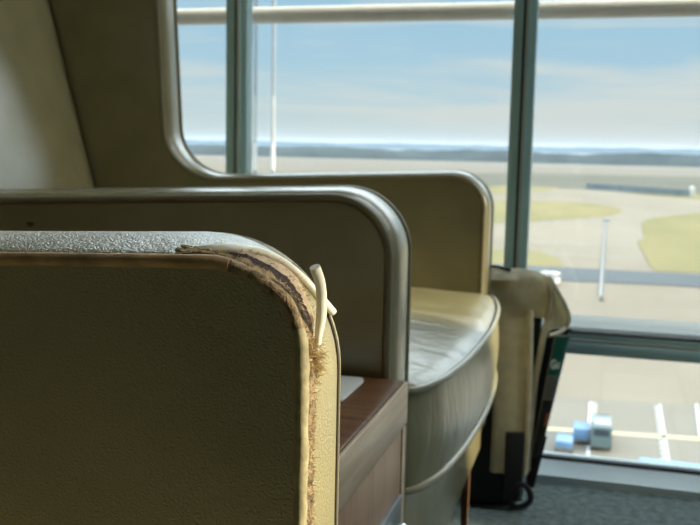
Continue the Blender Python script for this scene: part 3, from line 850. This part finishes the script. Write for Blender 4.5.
def cart(x, y, lab, h):
    r = empty('baggage_cart', (x, y, GZ+.07)); tag(r, lab, 'cart', 'blue baggage carts beside the dark van')
    bm = bmesh.new(); add_box(bm, (-.6, -1.0, .35), (.6, 1.0, .5), .03); link('deck', bm, 'steel', r)
    bm = bmesh.new(); add_box(bm, (-.6, -1.0, .5), (.6, 1.0, h), .04); link('box', bm, 'blue_paint', r)
    for sx in (-1, 1):
        for sy in (-1, 1):
            bm = bmesh.new(); add_tube(bm, [(sx*.5, sy*.7, .2), (sx*.62, sy*.7, .2)], .2, 10); link('wheel', bm, 'tyre', r)
cart(-2.45, 70.0, 'blue baggage cart nearest the bag, left of the dark van', 1.0)
cart(-1.30, 72.6, 'blue baggage cart touching distance from the dark van', 1.3)

# haze over the far airfield
m = bpy.data.materials.new('distance_haze'); m.use_nodes = True; nt = m.node_tree
for n in list(nt.nodes): nt.nodes.remove(n)
o_ = nt.nodes.new('ShaderNodeOutputMaterial'); vs_ = nt.nodes.new('ShaderNodeVolumeScatter')
vs_.inputs['Color'].default_value = (.086, .122, .172, 1); vs_.inputs['Density'].default_value = .00055; vs_.inputs['Anisotropy'].default_value = .1
nt.links.new(vs_.outputs[0], o_.inputs['Volume'])
hz = structure(box('haze', (-5600, 700, GZ-1), (5600, 7600, GZ+44), m))

# ------------------------------------------------------------------ sky and sun
w = bpy.data.worlds.new('sky'); sc.world = w; w.use_nodes = True; nt = w.node_tree
bg = nt.nodes['Background']
tc = nt.nodes.new('ShaderNodeTexCoord'); sep = nt.nodes.new('ShaderNodeSeparateXYZ'); nt.links.new(tc.outputs['Generated'], sep.inputs[0])
col = ramp(nt, sep.outputs['Z'], [(0, (.66, .77, .78)), (.035, (.60, .755, .80)), (.085, (.45, .68, .82)), (.17, (.36, .62, .82)), (.34, (4.2, 4.9, 5.2)), (.8, (4.2, 5.0, 5.6))])
mp = nt.nodes.new('ShaderNodeMapping'); mp.inputs['Scale'].default_value = (2.2, 2.2, 26); mp.inputs['Location'].default_value = (3.3, 1.2, .4)
nt.links.new(tc.outputs['Generated'], mp.inputs['Vector'])
cf = tex_noise(nt, mp.outputs['Vector'], 1.6, 7, .55, .5)
# a broad bank low on the right of the view
mr = nt.nodes.new('ShaderNodeMapRange'); mr.inputs['From Min'].default_value = -.45; mr.inputs['From Max'].default_value = .15
nt.links.new(sep.outputs['X'], mr.inputs['Value'])
mr2 = nt.nodes.new('ShaderNodeMapRange'); mr2.inputs['From Min'].default_value = .12; mr2.inputs['From Max'].default_value = .02
nt.links.new(sep.outputs['Z'], mr2.inputs['Value'])
mu = nt.nodes.new('ShaderNodeMath'); mu.operation = 'MULTIPLY'; nt.links.new(mr.outputs[0], mu.inputs[0]); nt.links.new(mr2.outputs[0], mu.inputs[1])
ad = nt.nodes.new('ShaderNodeMath'); ad.operation = 'MULTIPLY_ADD'; ad.inputs[1].default_value = .32; nt.links.new(mu.outputs[0], ad.inputs[0]); nt.links.new(cf, ad.inputs[2])
cov = nt.nodes.new('ShaderNodeMapRange'); cov.inputs['From Min'].default_value = .46; cov.inputs['From Max'].default_value = .70; cov.inputs['To Max'].default_value = .85
nt.links.new(ad.outputs[0], cov.inputs['Value'])
mx = nt.nodes.new('ShaderNodeMix'); mx.data_type = 'RGBA'; mx.inputs['B'].default_value = (.74, .80, .78, 1)
nt.links.new(cov.outputs[0], mx.inputs['Factor']); nt.links.new(col, mx.inputs['A'])
nt.links.new(mx.outputs['Result'], bg.inputs['Color']); bg.inputs['Strength'].default_value = 1.0
sun = bpy.data.lights.new('sun', 'SUN'); sun.energy = 10.5; sun.color = (1, .91, .71); sun.angle = math.radians(.6)
so = bpy.data.objects.new('sun', sun); COL.objects.link(so)
d = Vector((math.cos(SUN_E)*math.cos(SUN_A), math.cos(SUN_E)*math.sin(SUN_A), math.sin(SUN_E)))
so.rotation_euler = d.to_track_quat('Z', 'Y').to_euler(); so.location = (6, 1, 4)

# ------------------------------------------------------------------ camera
F = 930.; YAW = math.atan(260/930); ROLL = .02; PITCH = math.atan((262.5-144.5)/F)
f = Vector((-math.sin(YAW)*math.cos(PITCH), math.cos(YAW)*math.cos(PITCH), -math.sin(PITCH)))
r = Vector((math.cos(YAW), math.sin(YAW), 0)); u = r.cross(f)
r2 = math.cos(ROLL)*r+math.sin(ROLL)*u; u2 = -math.sin(ROLL)*r+math.cos(ROLL)*u
cam = bpy.data.cameras.new('camera'); co = bpy.data.objects.new('camera', cam); COL.objects.link(co)
from mathutils import Matrix
mat = Matrix((r2, u2, -f)).transposed().to_4x4(); mat.translation = (0, 0, .70); co.matrix_world = mat
cam.sensor_width = 36; cam.lens = F/700*36; cam.clip_start = .01; cam.clip_end = 20000
cam.dof.use_dof = True; cam.dof.focus_distance = .415; cam.dof.aperture_fstop = 24
sc.camera = co
sc.view_settings.view_transform = 'Standard'; sc.view_settings.look = 'None'
sc.view_settings.gamma = 1; sc.view_settings.exposure = 0; sc.view_settings.use_curve_mapping = False
sc.cycles.use_denoising = True
sc.cycles.max_bounces = 10; sc.cycles.diffuse_bounces = 6; sc.cycles.transparent_max_bounces = 16
sc.cycles.sample_clamp_indirect = 6
